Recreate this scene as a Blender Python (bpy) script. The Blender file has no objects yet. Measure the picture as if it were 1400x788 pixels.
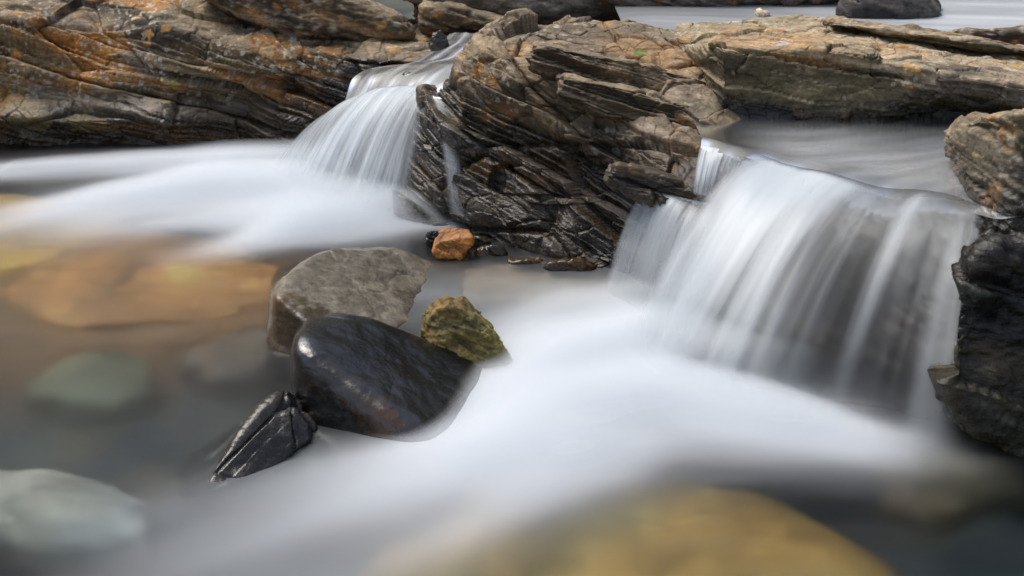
import bpy, bmesh, math, random
import numpy as np
from math import radians, tan, atan, sin, cos, pi

# ------------------------------------------------------------------ camera, sky, sun, exposure
sc = bpy.context.scene
COL = sc.collection
CAM_H = 1.9; PITCH = radians(20.0); FPX = 700.0 / tan(radians(20.0))
cam_d = bpy.data.cameras.new('camera'); cam = bpy.data.objects.new('camera', cam_d); COL.objects.link(cam)
cam.location = (0, 0, CAM_H); cam.rotation_euler = (pi/2 - PITCH, 0, 0)
cam_d.sensor_width = 36; cam_d.lens = 18.0 / tan(radians(20.0)); cam_d.clip_end = 2000; cam_d.clip_start = 0.05
cam_d.dof.use_dof = True; cam_d.dof.focus_distance = 5.2; cam_d.dof.aperture_fstop = 4.5
sc.camera = cam
SUN_EL, SUN_AZ = 60.0, -55.0          # azimuth measured from +Y towards +X
world = bpy.data.worlds.new("World"); sc.world = world; world.use_nodes = True
wn = world.node_tree.nodes; wl = world.node_tree.links
sky = wn.new('ShaderNodeTexSky'); sky.sky_type = 'NISHITA'; sky.sun_disc = False
sky.sun_elevation = radians(SUN_EL); sky.sun_rotation = radians(SUN_AZ)
sky.dust_density = 1.2; sky.ozone_density = 1.0; sky.air_density = 1.0
hs = wn.new('ShaderNodeHueSaturation'); hs.inputs['Saturation'].default_value = 0.62; wl.new(sky.outputs[0], hs.inputs['Color'])   # thin cloud
bg = wn['Background']; wl.new(hs.outputs[0], bg.inputs[0]); bg.inputs[1].default_value = 0.105
sl = bpy.data.lights.new('sun', 'SUN'); sun = bpy.data.objects.new('sun', sl); COL.objects.link(sun)
sl.energy = 2.1; sl.angle = radians(34); sl.color = (1.0, 0.95, 0.88)
sun.rotation_euler = (radians(90 - SUN_EL), 0, radians(180 - SUN_AZ))
sc.view_settings.view_transform = 'Standard'; sc.view_settings.look = 'None'
sc.view_settings.exposure = 0.85; sc.view_settings.gamma = 1.0; sc.view_settings.use_curve_mapping = False
sc.render.engine = 'CYCLES'
cy = sc.cycles
cy.use_denoising = True; cy.denoiser = 'OPENIMAGEDENOISE'
cy.max_bounces = 10; cy.diffuse_bounces = 3; cy.glossy_bounces = 4; cy.transmission_bounces = 6; cy.transparent_max_bounces = 40
cy.sample_clamp_indirect = 4.0; cy.blur_glossy = 0.5

# ------------------------------------------------------------------ pixel helpers (1400 x 788 photo pixels -> points of the place)
cp, sp = cos(PITCH), sin(PITCH)
def ray(px, py):
    u = (px - 700.0) / FPX; v = -(py - 394.0) / FPX
    return np.array([u, cp + v*sp, -sp + v*cp])
def A(px, py, Y):
    r = ray(px, py); return np.array([0, 0, CAM_H]) + r * (Y / r[1])
def G(px, py, z=0.0):
    r = ray(px, py); return np.array([0, 0, CAM_H]) + r * ((z - CAM_H) / r[2])

# ------------------------------------------------------------------ noise
def _mk(seed):
    r = np.random.RandomState(seed); p = r.permutation(256); g = r.normal(size=(256, 3)); g /= np.linalg.norm(g, axis=1)[:, None]
    return np.concatenate([p, p]), g
_T = {}
def perlin(P, seed=0):
    if seed not in _T: _T[seed] = _mk(seed)
    p, g = _T[seed]
    P = np.asarray(P, dtype=np.float64)
    I = np.floor(P).astype(np.int64); F = P - I; I &= 255
    U = F*F*F*(F*(F*6-15)+10)
    out = np.zeros(len(P))
    for dx in (0, 1):
        wx = U[:, 0] if dx else 1-U[:, 0]; hx = p[(I[:, 0]+dx) & 255]
        for dy in (0, 1):
            wy = wx*(U[:, 1] if dy else 1-U[:, 1]); hy = p[hx + ((I[:, 1]+dy) & 255)]
            for dz in (0, 1):
                w = wy*(U[:, 2] if dz else 1-U[:, 2]); gi = g[p[hy + ((I[:, 2]+dz) & 255)]]
                out += w*(gi[:, 0]*(F[:, 0]-dx)+gi[:, 1]*(F[:, 1]-dy)+gi[:, 2]*(F[:, 2]-dz))
    return out * 1.5
def fbm(P, octv=4, seed=0, gain=0.5):
    s = 0; a = 1.0
    for o in range(octv): s = s + a*perlin(P*(2.03**o) + 11.3*o, seed+o); a *= gain
    return s
def hsh(*a):
    s = 0.0
    for k, v in enumerate(a): s = s + v * (12.9898, 78.233, 37.719, 9.151)[k]
    x = np.sin(s) * 43758.5453
    return x - np.floor(x)
def sstep(a, b, x):
    t = np.clip((x-a)/(b-a), 0, 1); return t*t*(3-2*t)
def nrm(v):
    v = np.asarray(v, float); return v/np.linalg.norm(v)
def mixc(c, d, m): return c*(1-m)[:, None] + np.asarray(d)[None, :]*m[:, None]

# ------------------------------------------------------------------ mesh helpers
def mesh_obj(name, V, F, mat=None, parent=None, attrs=None, uv=None, smooth=True):
    me = bpy.data.meshes.new(name)
    V = np.asarray(V, np.float32); F = np.asarray(F, np.int32)
    n = F.shape[1]
    me.vertices.add(len(V)); me.vertices.foreach_set('co', V.ravel())
    me.loops.add(F.size); me.loops.foreach_set('vertex_index', F.ravel())
    me.polygons.add(len(F)); me.polygons.foreach_set('loop_start', np.arange(0, F.size, n, dtype=np.int32))
    try: me.polygons.foreach_set('loop_total', np.full(len(F), n, np.int32))
    except Exception: pass
    me.polygons.foreach_set('use_smooth', np.full(len(F), smooth, bool))
    me.update(calc_edges=True)
    for k, a in (attrs or {}).items():
        a = np.asarray(a, np.float32)
        if a.ndim == 2:
            at = me.attributes.new(k, 'FLOAT_COLOR', 'POINT')
            at.data.foreach_set('color', np.concatenate([a, np.ones((len(a), 1), np.float32)], 1).ravel())
        else:
            at = me.attributes.new(k, 'FLOAT', 'POINT'); at.data.foreach_set('value', a)
    if uv is not None:
        ul = me.uv_layers.new(name='UVMap'); ul.data.foreach_set('uv', np.asarray(uv, np.float32)[F.ravel()].ravel())
    me.validate()
    o = bpy.data.objects.new(name, me); COL.objects.link(o)
    if mat: me.materials.append(mat)
    if parent: o.parent = parent
    return o
def tag(o, label=None, cat=None, group=None, kind=None):
    if cat and not kind: kind = 'thing'
    for k, v in (('label', label), ('category', cat), ('group', group), ('kind', kind)):
        if v: o[k] = v
    return o
def gridF(nu, nv, off=0):
    i = np.arange(nu-1)[:, None]*nv + np.arange(nv-1)[None, :]
    i = i.ravel() + off
    return np.stack([i, i+nv, i+nv+1, i+1], 1)
def blur(Gd, r, axes=(0, 1)):
    if r < 1: return Gd
    k = np.exp(-0.5*(np.arange(-2*r, 2*r+1)/r)**2); k /= k.sum()
    for ax in axes:
        pad = [(0, 0)]*Gd.ndim; pad[ax] = (2*r, 2*r)
        Q = np.pad(Gd, pad, mode='reflect', reflect_type='odd'); out = 0
        for j, w in enumerate(k):
            sl_ = [slice(None)]*Gd.ndim; sl_[ax] = slice(j, j+Gd.shape[ax]); out = out + w*Q[tuple(sl_)]
        Gd = out
    return Gd

# ------------------------------------------------------------------ materials
def new_mat(name):
    m = bpy.data.materials.new(name); m.use_nodes = True; m.node_tree.nodes.clear(); return m, m.node_tree
class NT:
    def __init__(s, nt): s.nt = nt
    def n(s, t, **kw):
        x = s.nt.nodes.new(t)
        for k, v in kw.items(): setattr(x, k, v)
        return x
    def l(s, a, b): s.nt.links.new(a, b)
    def math(s, op, a, b=None, clamp=False):
        x = s.n('ShaderNodeMath', operation=op); x.use_clamp = clamp
        for i, v in enumerate((a, b)):
            if v is None: continue
            if isinstance(v, (int, float)): x.inputs[i].default_value = v
            else: s.l(v, x.inputs[i])
        return x.outputs[0]
    def mixrgb(s, f, a, b, bt='MIX'):
        x = s.n('ShaderNodeMix', data_type='RGBA', blend_type=bt)
        for i, v in ((0, f), (6, a), (7, b)):
            if isinstance(v, (int, float)): x.inputs[i].default_value = v
            elif isinstance(v, tuple): x.inputs[i].default_value = (*v, 1) if len(v) == 3 else v
            else: s.l(v, x.inputs[i])
        return x.outputs[2]
    def attr(s, name): return s.n('ShaderNodeAttribute', attribute_name=name)
    def maprange(s, v, a, b, c=0, d=1, smooth=False):
        x = s.n('ShaderNodeMapRange'); x.interpolation_type = 'SMOOTHSTEP' if smooth else 'LINEAR'
        s.l(v, x.inputs[0])
        for i, q in enumerate((a, b, c, d)): x.inputs[i+1].default_value = q
        return x.outputs[0]
    def noise(s, vec, scale, detail=4, rough=0.55):
        x = s.n('ShaderNodeTexNoise'); x.inputs['Scale'].default_value = scale; x.inputs['Detail'].default_value = detail; x.inputs['Roughness'].default_value = rough
        if vec is not None: s.l(vec, x.inputs['Vector'])
        return x.outputs[0]
    def mapping(s, rot, scl):
        tc = s.n('ShaderNodeTexCoord'); mp = s.n('ShaderNodeMapping'); mp.inputs['Rotation'].default_value = rot; mp.inputs['Scale'].default_value = scl
        s.l(tc.outputs['Object'], mp.inputs['Vector']); return mp.outputs[0]

def rock_material(name, bump=0.5, wet_rough=0.22, spec=0.5, tilt=radians(16), fine=1.0, stretch=7.0, con=1.0):
    m, nt = new_mat(name); t = NT(nt)
    col = t.attr('col').outputs['Color']; wet = t.attr('wet').outputs['Fac']
    vs = t.mapping((0, tilt, 0), (1, 1, stretch))
    vi = t.mapping((0, 0, 0), (1, 1, 1))
    n1 = t.noise(vs, 9*fine, 8, 0.7); n2 = t.noise(vi, 60*fine, 6, 0.65); n3 = t.noise(vi, 14*fine, 6, 0.6)
    f1 = t.maprange(n1, 0.3, 0.7, 1-.45*con, 1+.45*con); f2 = t.maprange(n2, 0.3, 0.7, 1-.4*con, 1+.4*con); f3 = t.maprange(n3, 0.3, 0.7, 1-.25*con, 1+.25*con)
    f = t.math('MULTIPLY', t.math('MULTIPLY', f1, f2), f3)
    vm = t.n('ShaderNodeVectorMath', operation='SCALE'); t.l(col, vm.inputs[0]); t.l(f, vm.inputs['Scale'])
    # wet stone is darker and glossier
    dark = t.maprange(wet, 0, 1, 1.0, 0.2)
    vm2 = t.n('ShaderNodeVectorMath', operation='SCALE'); t.l(vm.outputs[0], vm2.inputs[0]); t.l(dark, vm2.inputs['Scale'])
    bs = t.n('ShaderNodeBsdfPrincipled'); t.l(vm2.outputs[0], bs.inputs['Base Color'])
    rr = t.maprange(wet, 0, 1, 0.85, wet_rough); rr = t.math('ADD', rr, t.maprange(n2, 0.3, 0.7, -0.08, 0.1)); t.l(rr, bs.inputs['Roughness'])
    bs.inputs['Specular IOR Level'].default_value = spec
    bh = t.math('ADD', t.math('MULTIPLY', n1, 0.6), t.math('ADD', t.math('MULTIPLY', n2, 0.25), t.math('MULTIPLY', n3, 0.5)))
    bp = t.n('ShaderNodeBump'); bp.inputs['Strength'].default_value = bump; bp.inputs['Distance'].default_value = 0.03/fine; t.l(bh, bp.inputs['Height'])
    t.l(bp.outputs[0], bs.inputs['Normal'])
    o = t.n('ShaderNodeOutputMaterial'); t.l(bs.outputs[0], o.inputs[0])
    return m
M_ROCK = rock_material('layered_rock', 0.48)
M_STONE = rock_material('slate_stone', 0.3, 0.2, stretch=2.0, fine=1.6)
M_WETBLACK = rock_material('wet_black_stone', 0.25, 0.2, spec=0.85, stretch=1.3, fine=2.6, con=.6)
M_BED = rock_material('bed_stone', 0.08, 0.5, stretch=1.0, fine=0.5, con=0.5)

def water_material(name, base_foam=0.0, rough=0.38, tint=(0.84, 0.91, 0.95), streak=(0, 0, 0)):
    m, nt = new_mat(name); t = NT(nt)
    foam = t.attr('foam').outputs['Fac']
    fr = t.n('ShaderNodeFresnel'); fr.inputs['IOR'].default_value = 1.33
    rf = t.n('ShaderNodeBsdfRefraction'); rf.inputs['IOR'].default_value = 1.33; rf.inputs['Roughness'].default_value = rough; rf.inputs['Color'].default_value = (*tint, 1)
    tr = t.n('ShaderNodeBsdfTransparent'); tr.inputs[0].default_value = (*tint, 1)
    gl = t.n('ShaderNodeBsdfGlossy'); gl.inputs['Roughness'].default_value = 0.17; gl.inputs['Color'].default_value = (1, 1, 1, 1)
    a = t.n('ShaderNodeMixShader'); a.inputs[0].default_value = 0.15; t.l(rf.outputs[0], a.inputs[1]); t.l(tr.outputs[0], a.inputs[2])
    b = t.n('ShaderNodeMixShader'); t.l(fr.outputs[0], b.inputs[0]); t.l(a.outputs[0], b.inputs[1]); t.l(gl.outputs[0], b.inputs[2])
    df = t.n('ShaderNodeBsdfDiffuse'); df.inputs[0].default_value = (0.84, 0.87, 0.91, 1)
    tl = t.n('ShaderNodeBsdfTranslucent'); tl.inputs[0].default_value = (0.8, 0.85, 0.9, 1)
    c = t.n('ShaderNodeMixShader'); c.inputs[0].default_value = 0.2; t.l(df.outputs[0], c.inputs[1]); t.l(tl.outputs[0], c.inputs[2])
    d = t.n('ShaderNodeMixShader'); t.l(foam, d.inputs[0]); t.l(b.outputs[0], d.inputs[1]); t.l(c.outputs[0], d.inputs[2])
    o = t.n('ShaderNodeOutputMaterial'); t.l(d.outputs[0], o.inputs[0])
    return m
M_WATER = water_material('stream_water')

def silk_material(name, col=(0.84, 0.87, 0.9), film=False):
    """white water: density from the mesh attribute 'foam'"""
    m, nt = new_mat(name); t = NT(nt)
    foam = t.attr('foam').outputs['Fac']
    tr = t.n('ShaderNodeBsdfTransparent')
    df = t.n('ShaderNodeBsdfDiffuse'); df.inputs[0].default_value = (*col, 1)
    tl = t.n('ShaderNodeBsdfTranslucent'); tl.inputs[0].default_value = (*col, 1)
    gl = t.n('ShaderNodeBsdfGlossy'); gl.inputs['Roughness'].default_value = 0.35
    if film:      # clear running water between the white strands
        fr = t.n('ShaderNodeFresnel'); fr.inputs['IOR'].default_value = 1.2
        g2 = t.n('ShaderNodeBsdfGlossy'); g2.inputs['Roughness'].default_value = 0.25
        t1 = t.n('ShaderNodeBsdfTransparent'); rf = t.n('ShaderNodeBsdfRefraction'); rf.inputs['IOR'].default_value = 1.08; rf.inputs['Roughness'].default_value = 0.6
        t2 = t.n('ShaderNodeMixShader'); t.l(t.attr('body').outputs['Fac'], t2.inputs[0]); t.l(t1.outputs[0], t2.inputs[1]); t.l(rf.outputs[0], t2.inputs[2])
        tr = t.n('ShaderNodeMixShader'); t.l(t.math('MULTIPLY', fr.outputs[0], t.math('MULTIPLY', t.attr('film').outputs['Fac'], 0.4)), tr.inputs[0]); t.l(t2.outputs[0], tr.inputs[1]); t.l(g2.outputs[0], tr.inputs[2])
    c = t.n('ShaderNodeMixShader'); c.inputs[0].default_value = 0.35; t.l(df.outputs[0], c.inputs[1]); t.l(tl.outputs[0], c.inputs[2])
    e = t.n('ShaderNodeMixShader'); e.inputs[0].default_value = 0.05; t.l(c.outputs[0], e.inputs[1]); t.l(gl.outputs[0], e.inputs[2])
    d = t.n('ShaderNodeMixShader'); t.l(foam, d.inputs[0]); t.l(tr.outputs[0], d.inputs[1]); t.l(e.outputs[0], d.inputs[2])
    o = t.n('ShaderNodeOutputMaterial'); t.l(d.outputs[0], o.inputs[0])
    return m
M_SILK = silk_material('silky_white_water')
M_FALL = silk_material('falling_water', col=(0.73, 0.77, 0.80), film=True)

# ------------------------------------------------------------------ strata
def strata(P, seed, scales, tilt=0.30, back=-0.08, curve=0.0, warp=0.035):
    """layered, jointed offset along the normal; returns offset, layer shade (0..1), crack (0..1)"""
    w = warp*fbm(P*1.3, 2, seed+40) + 0.008*fbm(P*6, 3, seed+43)
    s = P[:, 2] + tilt*P[:, 0] + back*P[:, 1] + curve*(0.7-P[:, 2])*(P[:, 0]) + w
    t0 = P[:, 0]*0.9 - P[:, 1]*0.35 - P[:, 2]*0.35
    d = np.zeros(len(P)); shade = np.zeros(len(P)); crack = np.zeros(len(P))
    jw = perlin(P*3.1, seed+44); am = np.clip(0.75+0.9*perlin(P*1.7+3, seed+45), 0.15, 1.6)
    for q, (th, ln, amp, cw) in enumerate(scales):
        si = s/th; si = si + 0.5*np.sin(si*1.7+q) + 0.25*np.sin(si*0.61+2*q)
        i = np.floor(si); f = si-i
        tt = t0/ln*(0.7+0.6*hsh(i, 3.1+q)) + 10*hsh(i, 1.7+q, seed*.13) + 0.35*jw
        j = np.floor(tt); g = tt-j
        r = hsh(i, j, seed*0.37+q)
        r2 = hsh(i, j+0.5, seed*0.37+q) - 0.5
        e = np.minimum(f, 1-f)*th; eg = np.minimum(g, 1-g)*ln
        open_ = hsh(np.round(si), 5.5, seed*.7)
        c1 = np.exp(-(e/cw)**2)*(0.2+0.8*(open_ > 0.68)); c2 = np.exp(-(eg/(cw*0.8))**2)*(r > 0.7)
        ck = np.maximum(c1, 0.8*c2)
        d += amp*am*((r-0.5) + 0.5*r2*(f-0.5) + 1.0*(f-0.5)) - ck*amp*0.5
        shade += (r-0.5)*(0.55**q); crack = np.maximum(crack, ck*(0.75**q))
    return d, shade, crack

def facets(P, scale, seed, tilt, slope=0.35):
    """angular fractured faces: every cell is pushed and tilted by its own amount"""
    Q = np.stack([P[:, 0], P[:, 1], (P[:, 2]+tilt*P[:, 0])*2.0], 1)*scale
    Q = Q + 0.22*np.stack([fbm(Q*0.6+k*7, 2, seed+150+k) for k in range(3)], 1)
    I = np.floor(Q); b1 = np.full(len(P), 9.0); b2 = np.full(len(P), 9.0); off = np.zeros(len(P))
    for dx in (-1, 0, 1):
        for dy in (-1, 0, 1):
            for dz in (-1, 0, 1):
                c = I+np.array([dx, dy, dz])
                h = [hsh(c[:, 0], c[:, 1], c[:, 2], seed+k*1.3) for k in range(3)]
                v = Q-c-np.stack(h, 1)
                dd = np.einsum('ij,ij->i', v, v)
                o = (h[1]-0.5)*1.0 + slope*((h[2]-.5)*v[:, 0]*2+(h[0]-.5)*v[:, 2]*2+(h[1]-.5)*v[:, 1]*2)
                m = dd < b1
                b2 = np.where(m, b1, np.minimum(b2, dd)); off[m] = o[m]; b1 = np.where(m, dd, b1)
    return off, np.sqrt(b2)-np.sqrt(b1)

def worley_spots(P, scale, seed, thr):
    """round patches: 1 inside"""
    Q = P*scale; I = np.floor(Q); best = np.full(len(P), 9.0); rid = np.zeros(len(P))
    for dx in (-1, 0, 1):
        for dy in (-1, 0, 1):
            for dz in (-1, 0, 1):
                c = I+np.array([dx, dy, dz])
                f = c + np.stack([hsh(c[:, 0], c[:, 1], c[:, 2], seed+k*1.3) for k in range(3)], 1)
                dd = np.linalg.norm(Q-f, axis=1); rr = hsh(c[:, 0], c[:, 1], c[:, 2], seed+9.1)
                dd = dd/(0.15+0.5*rr**2)
                m = dd < best; best[m] = dd[m]; rid[m] = rr[m]
    return best, rid

def rock_colour(P, N, shade, crack, seed, pal, tilt=0.3, lichen=0.5, orange=0.5, pale=0.5, olive=0.3):
    base, alt = np.array(pal[0]), np.array(pal[1])
    st = np.stack([P[:, 0]*1.2, P[:, 1]*1.2, (P[:, 2]+tilt*P[:, 0])*9], 1)
    lo = sstep(-0.35, 0.35, fbm(P*1.7, 3, seed+60)); sn = fbm(st, 4, seed+63, 0.6)
    c = np.tile(base, (len(P), 1)); c = mixc(c, alt, lo)
    c = c*np.clip(1 + 0.55*shade + 0.55*sn, 0.35, 2.0)[:, None]
    c = mixc(c, (0.11, 0.10, 0.045), olive*sstep(0.0, 0.5, fbm(P*2.6+5, 3, seed+70)))
    m = pale*sstep(0.18, 0.5, fbm(st*np.array([1, 1, 1.4])+9, 3, seed+80)); m = np.maximum(m, pale*0.9*sstep(0.35, 0.95, N[:, 2]+0.35*sn)*0.75)
    c = mixc(c, (0.47, 0.365, 0.24), np.clip(m, 0, 1))
    m = orange*sstep(0.12, 0.5, fbm(st*np.array([1, 1, .8])+31, 3, seed+90)); c = mixc(c, (0.38, 0.16, 0.028), np.clip(m, 0, 1)*0.85)
    rag = 0.45*fbm(P*26, 3, seed+95)
    cl = sstep(-0.1, 0.35, fbm(P*1.9+77, 2, seed+97))
    b, rid = worley_spots(P, 13.0, seed+1.0, 1)
    m = sstep(1.0, 0.75, b+rag)*cl*lichen; c = mixc(c, (0.48, 0.42, 0.33), m*(rid < .75)); c = mixc(c, (0.52, 0.25, 0.06), m*(rid >= .75)*0.9)
    b, rid = worley_spots(P, 34.0, seed+2.0, 1)
    m = sstep(1.0, 0.75, b+rag)*sstep(-0.25, 0.3, fbm(P*2.7+17, 2, seed+98))*lichen; c = mixc(c, (0.48, 0.42, 0.34), m*0.8)
    c = c*(1-0.45*crack)[:, None]
    return np.clip(c, 0.008, 0.7)

def finish_rock(name, V, F, Nsm, seed, scales, pal, mat, parent, wetz, tilt=0.3, curve=0.0, big=0.03, colkw=None, dark_wet_spots=(), spots=(), maskz=None, warp=0.035, bigf=2.2, wetall=0.0, rnd=0.004, fac=None):
    d, shade, crack = strata(V, seed, scales, tilt=tilt, curve=curve, warp=warp)
    d = d*(1-0.8*sstep(0.55, 0.95, Nsm[:, 2]))
    d = d + big*fbm(V*bigf, 3, seed+20) + rnd*fbm(V*11, 4, seed+25)
    for (fs, fa) in (fac or ()):
        o_, e_ = facets(V, fs, int(seed+fs), tilt)
        d = d + fa*o_ - fa*0.3*np.exp(-(e_/0.05)**2); shade = shade + 0.5*o_
    V2 = V + Nsm*d[:, None]
    # true normals after displacement for the paler colour of the upper faces
    me_n = vnormals(V2, F)
    sm = me_n
    c = rock_colour(V2, sm, shade, crack, seed, pal, tilt=tilt, **(colkw or {}))
    for (pt, rad, cc) in spots:
        rad = rad*1.3
        dd = np.linalg.norm(V2-np.asarray(pt), axis=1)/rad + 0.5*fbm(V2*22, 3, seed+33)
        c = mixc(c, cc, sstep(1.0, 0.8, dd)*0.9)
    wn_ = 0.10*fbm(V2*2.5, 3, seed+30)
    wet = np.full(len(V2), wetall) if wetz is None else np.maximum(wetall, sstep(wetz[1], wetz[0], V2[:, 2]+wn_))
    for (pt, rad, amt) in dark_wet_spots:
        dd = np.linalg.norm((V2-np.asarray(pt))/np.asarray(rad), axis=1) + 0.4*fbm(V2*4, 3, seed+34)
        wet = np.maximum(wet, amt*sstep(1.15, 0.7, dd))
    return mesh_obj(name, V2, F, mat, parent, {'col': c, 'wet': wet})
def vnormals(V, F):
    if F.shape[1] == 4: n = np.cross(V[F[:, 2]]-V[F[:, 0]], V[F[:, 3]]-V[F[:, 1]])
    else: n = np.cross(V[F[:, 1]]-V[F[:, 0]], V[F[:, 2]]-V[F[:, 0]])
    N = np.zeros_like(V)
    for k in range(F.shape[1]):
        for a in range(3): N[:, a] += np.bincount(F[:, k], n[:, a], len(V))
    return N/(np.linalg.norm(N, axis=1)[:, None]+1e-12)

def loft(sections, nu, nv, sm=6, nsm=10):
    """sections: list (left to right) of equal-length lists of 3D points, foot to back. Closed ends."""
    S = np.array(sections, float)                      # K,M,3
    K, M, _ = S.shape
    L = np.concatenate([[0], np.cumsum(np.linalg.norm(np.diff(S, axis=0), axis=2).mean(1))]); L /= L[-1]
    u = np.linspace(0, 1, nu)
    R = np.stack([np.stack([np.interp(u, L, S[:, m, a]) for a in range(3)], 1) for m in range(M)], 1)   # nu,M,3
    D = np.linalg.norm(np.diff(R, axis=1), axis=2).mean(0); D[0] *= .2; D[-1] *= .12; D[-2] *= .3; T = np.concatenate([[0], np.cumsum(D)]); T /= T[-1]
    v = np.linspace(0, 1, nv)
    Gd = np.empty((nu, nv, 3)); idx = np.clip(np.searchsorted(T, v, side='right')-1, 0, M-2); f = (v-T[idx])/(T[idx+1]-T[idx])
    Gd = R[:, idx]*(1-f)[None, :, None] + R[:, idx+1]*f[None, :, None]
    Gd = blur(Gd, sm)
    du = np.gradient(Gd, axis=0); dv = np.gradient(Gd, axis=1)
    N = np.cross(du, dv); N /= np.linalg.norm(N, axis=2)[..., None]+1e-12
    N = blur(N, nsm); N /= np.linalg.norm(N, axis=2)[..., None]+1e-12
    return Gd.reshape(-1, 3), gridF(nu, nv), N.reshape(-1, 3)

_ico = {}
def ico(sub):
    if sub not in _ico:
        bm = bmesh.new(); bmesh.ops.create_icosphere(bm, subdivisions=sub, radius=1.0)
        V = np.array([v.co[:] for v in bm.verts]); F = np.array([[v.index for v in f.verts] for f in bm.faces]); bm.free()
        _ico[sub] = (V/np.linalg.norm(V, axis=1)[:, None], F)
    return _ico[sub]
def body(c, planes, p=10, sub=7, stretch=None):
    """smoothly rounded convex stone: planes = [(point, normal)] around centre c"""
    D, F = ico(sub)
    c = np.asarray(c, float)
    if stretch is not None: D = D*np.asarray(stretch)[None, :]; D = D/np.linalg.norm(D, axis=1)[:, None]
    acc = np.zeros(len(D))
    for pt, n in planes:
        n = nrm(n); h = np.dot(np.asarray(pt)-c, n)
        if h < 0: n = -n; h = -h
        h = max(h, 1e-3)
        acc = np.maximum(acc, D@n/h)
    r = 1.0/acc
    # round the edges: p near 20 keeps them crisp, p near 6 rounds them well
    it = int(6*4**(sub-5)*(14.0/p)**2)
    it = max(2, min(it, 160))
    e0 = np.concatenate([F[:, 0], F[:, 1], F[:, 2]]); e1 = np.concatenate([F[:, 1], F[:, 2], F[:, 0]])
    deg = np.bincount(e0, minlength=len(D)).astype(float)
    for _ in range(it): r = 0.3*r + 0.7*np.bincount(e0, r[e1], len(D))/deg
    V = c + D*r[:, None]
    return V, F, vnormals(V, F)
def pl3(a, b, c):
    a, b, c = map(np.asarray, (a, b, c)); return (a, nrm(np.cross(b-a, c-a)))
def outline_planes(poly, Y):
    """the sides of a stone: one side per outline edge, seen edge-on"""
    o = np.array([0, 0, CAM_H]); out = []
    P = [A(x, y, Y) for x, y in poly]
    for i in range(len(P)):
        a, b = P[i], P[(i+1) % len(P)]
        if np.linalg.norm(a-b) < 1e-6: continue
        out.append((a, nrm(np.cross(a-o, b-o))))
    return out

PAL_BROWN = ((0.050, 0.029, 0.013), (0.15, 0.094, 0.042))
PAL_GREY = ((0.16, 0.15, 0.135), (0.25, 0.235, 0.21))
PAL_DARK = ((0.024, 0.017, 0.012), (0.055, 0.036, 0.022))
SC_BIG = [(0.19, 2.2, 0.06, 0.007), (0.065, 1.2, 0.010, 0.003), (0.019, 0.5, 0.002, 0.0012)]
FAC = ((1.7, 0.10), (4.6, 0.030), (12.0, 0.006))
FACR = ((3.5, 0.05), (10.0, 0.014))
FACM = ((4.0, 0.025), (11.0, 0.007))
SC_MED = [(0.11, 0.5, 0.025, 0.005), (0.04, 0.22, 0.012, 0.003), (0.015, 0.10, 0.005, 0.0015)]
SC_SML = [(0.035, 0.25, 0.008, 0.002), (0.012, 0.09, 0.003, 0.001)]

# ================================================================== THE SETTING
# ---- terrain: one sheet to the horizon
def terrain():
    a = np.concatenate([-np.geomspace(300, 6.2, 30), np.linspace(-6, 6, 160), np.geomspace(6.2, 300, 30)])
    b = np.concatenate([-np.geomspace(200, 1, 20), np.linspace(-0.5, 11, 190), np.geomspace(11.3, 600, 40)])
    X, Y = np.meshgrid(a, b, indexing='ij'); x, y = X.ravel(), Y.ravel()
    P = np.stack([x, y, 0*x], 1)
    z = -0.42 + 0.0*x
    front = 7.75 - 1.55*sstep(-1.6, -0.4, x) - 1.3*sstep(0.6, 1.3, x)
    z = z + 0.45*sstep(0.3, 0.9, y-front)
    z = z + 0.25*sstep(0, 0.5, y-front-2.2) + 0.5*sstep(13, 15, y)
    z = z + 30*sstep(10, 48, y) + 60*sstep(50, 300, y) + 9*sstep(7, 40, np.abs(x)) + 2.2*sstep(3.2, 7, np.abs(x))*sstep(7.5, 5.5, y)  # unseen steep hillside behind, added to darken the water's reflections
    z = z + 0.05*fbm(P*1.2, 3, 5)*(1+np.clip(np.hypot(x, y)/20, 0, 30)) + 0.02*fbm(P*5, 3, 6)
    V = np.stack([x, y, z], 1)
    lo = fbm(P*0.9, 3, 8)
    c = np.tile(np.array([0.022, 0.034, 0.040]), (len(V), 1))
    c = mixc(c, (0.045, 0.045, 0.035), sstep(-0.1, 0.5, lo))
    c = mixc(c, (0.10, 0.11, 0.07), sstep(0.1, 0.5, fbm(P*2.2+9, 3, 11))*.8); c = mixc(c, (0.15, 0.10, 0.05), sstep(0.15, 0.5, fbm(P*3.1+19, 3, 12))*.8)
    # rusty silt of the left pool
    q = G(200, 370)
    dd = np.hypot((x-q[0])/1.25, (y-q[1])/0.95) + 0.25*lo
    c = mixc(c, (0.36, 0.17, 0.045), sstep(1.1, 0.6, dd)*0.9)
    V[:, 2] += 0.27*sstep(1.05, 0.5, dd)
    far = sstep(9, 20, np.hypot(x, y)); c = mixc(c, (0.022, 0.028, 0.014), far)  # added hillside toned near-black green so the water reflects dark
    o = mesh_obj('streambed_ground', V, gridF(len(a), len(b)), M_BED, None, {'col': c, 'wet': np.full(len(V), 0.5)})
    tag(o, kind='structure')
terrain()

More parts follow.
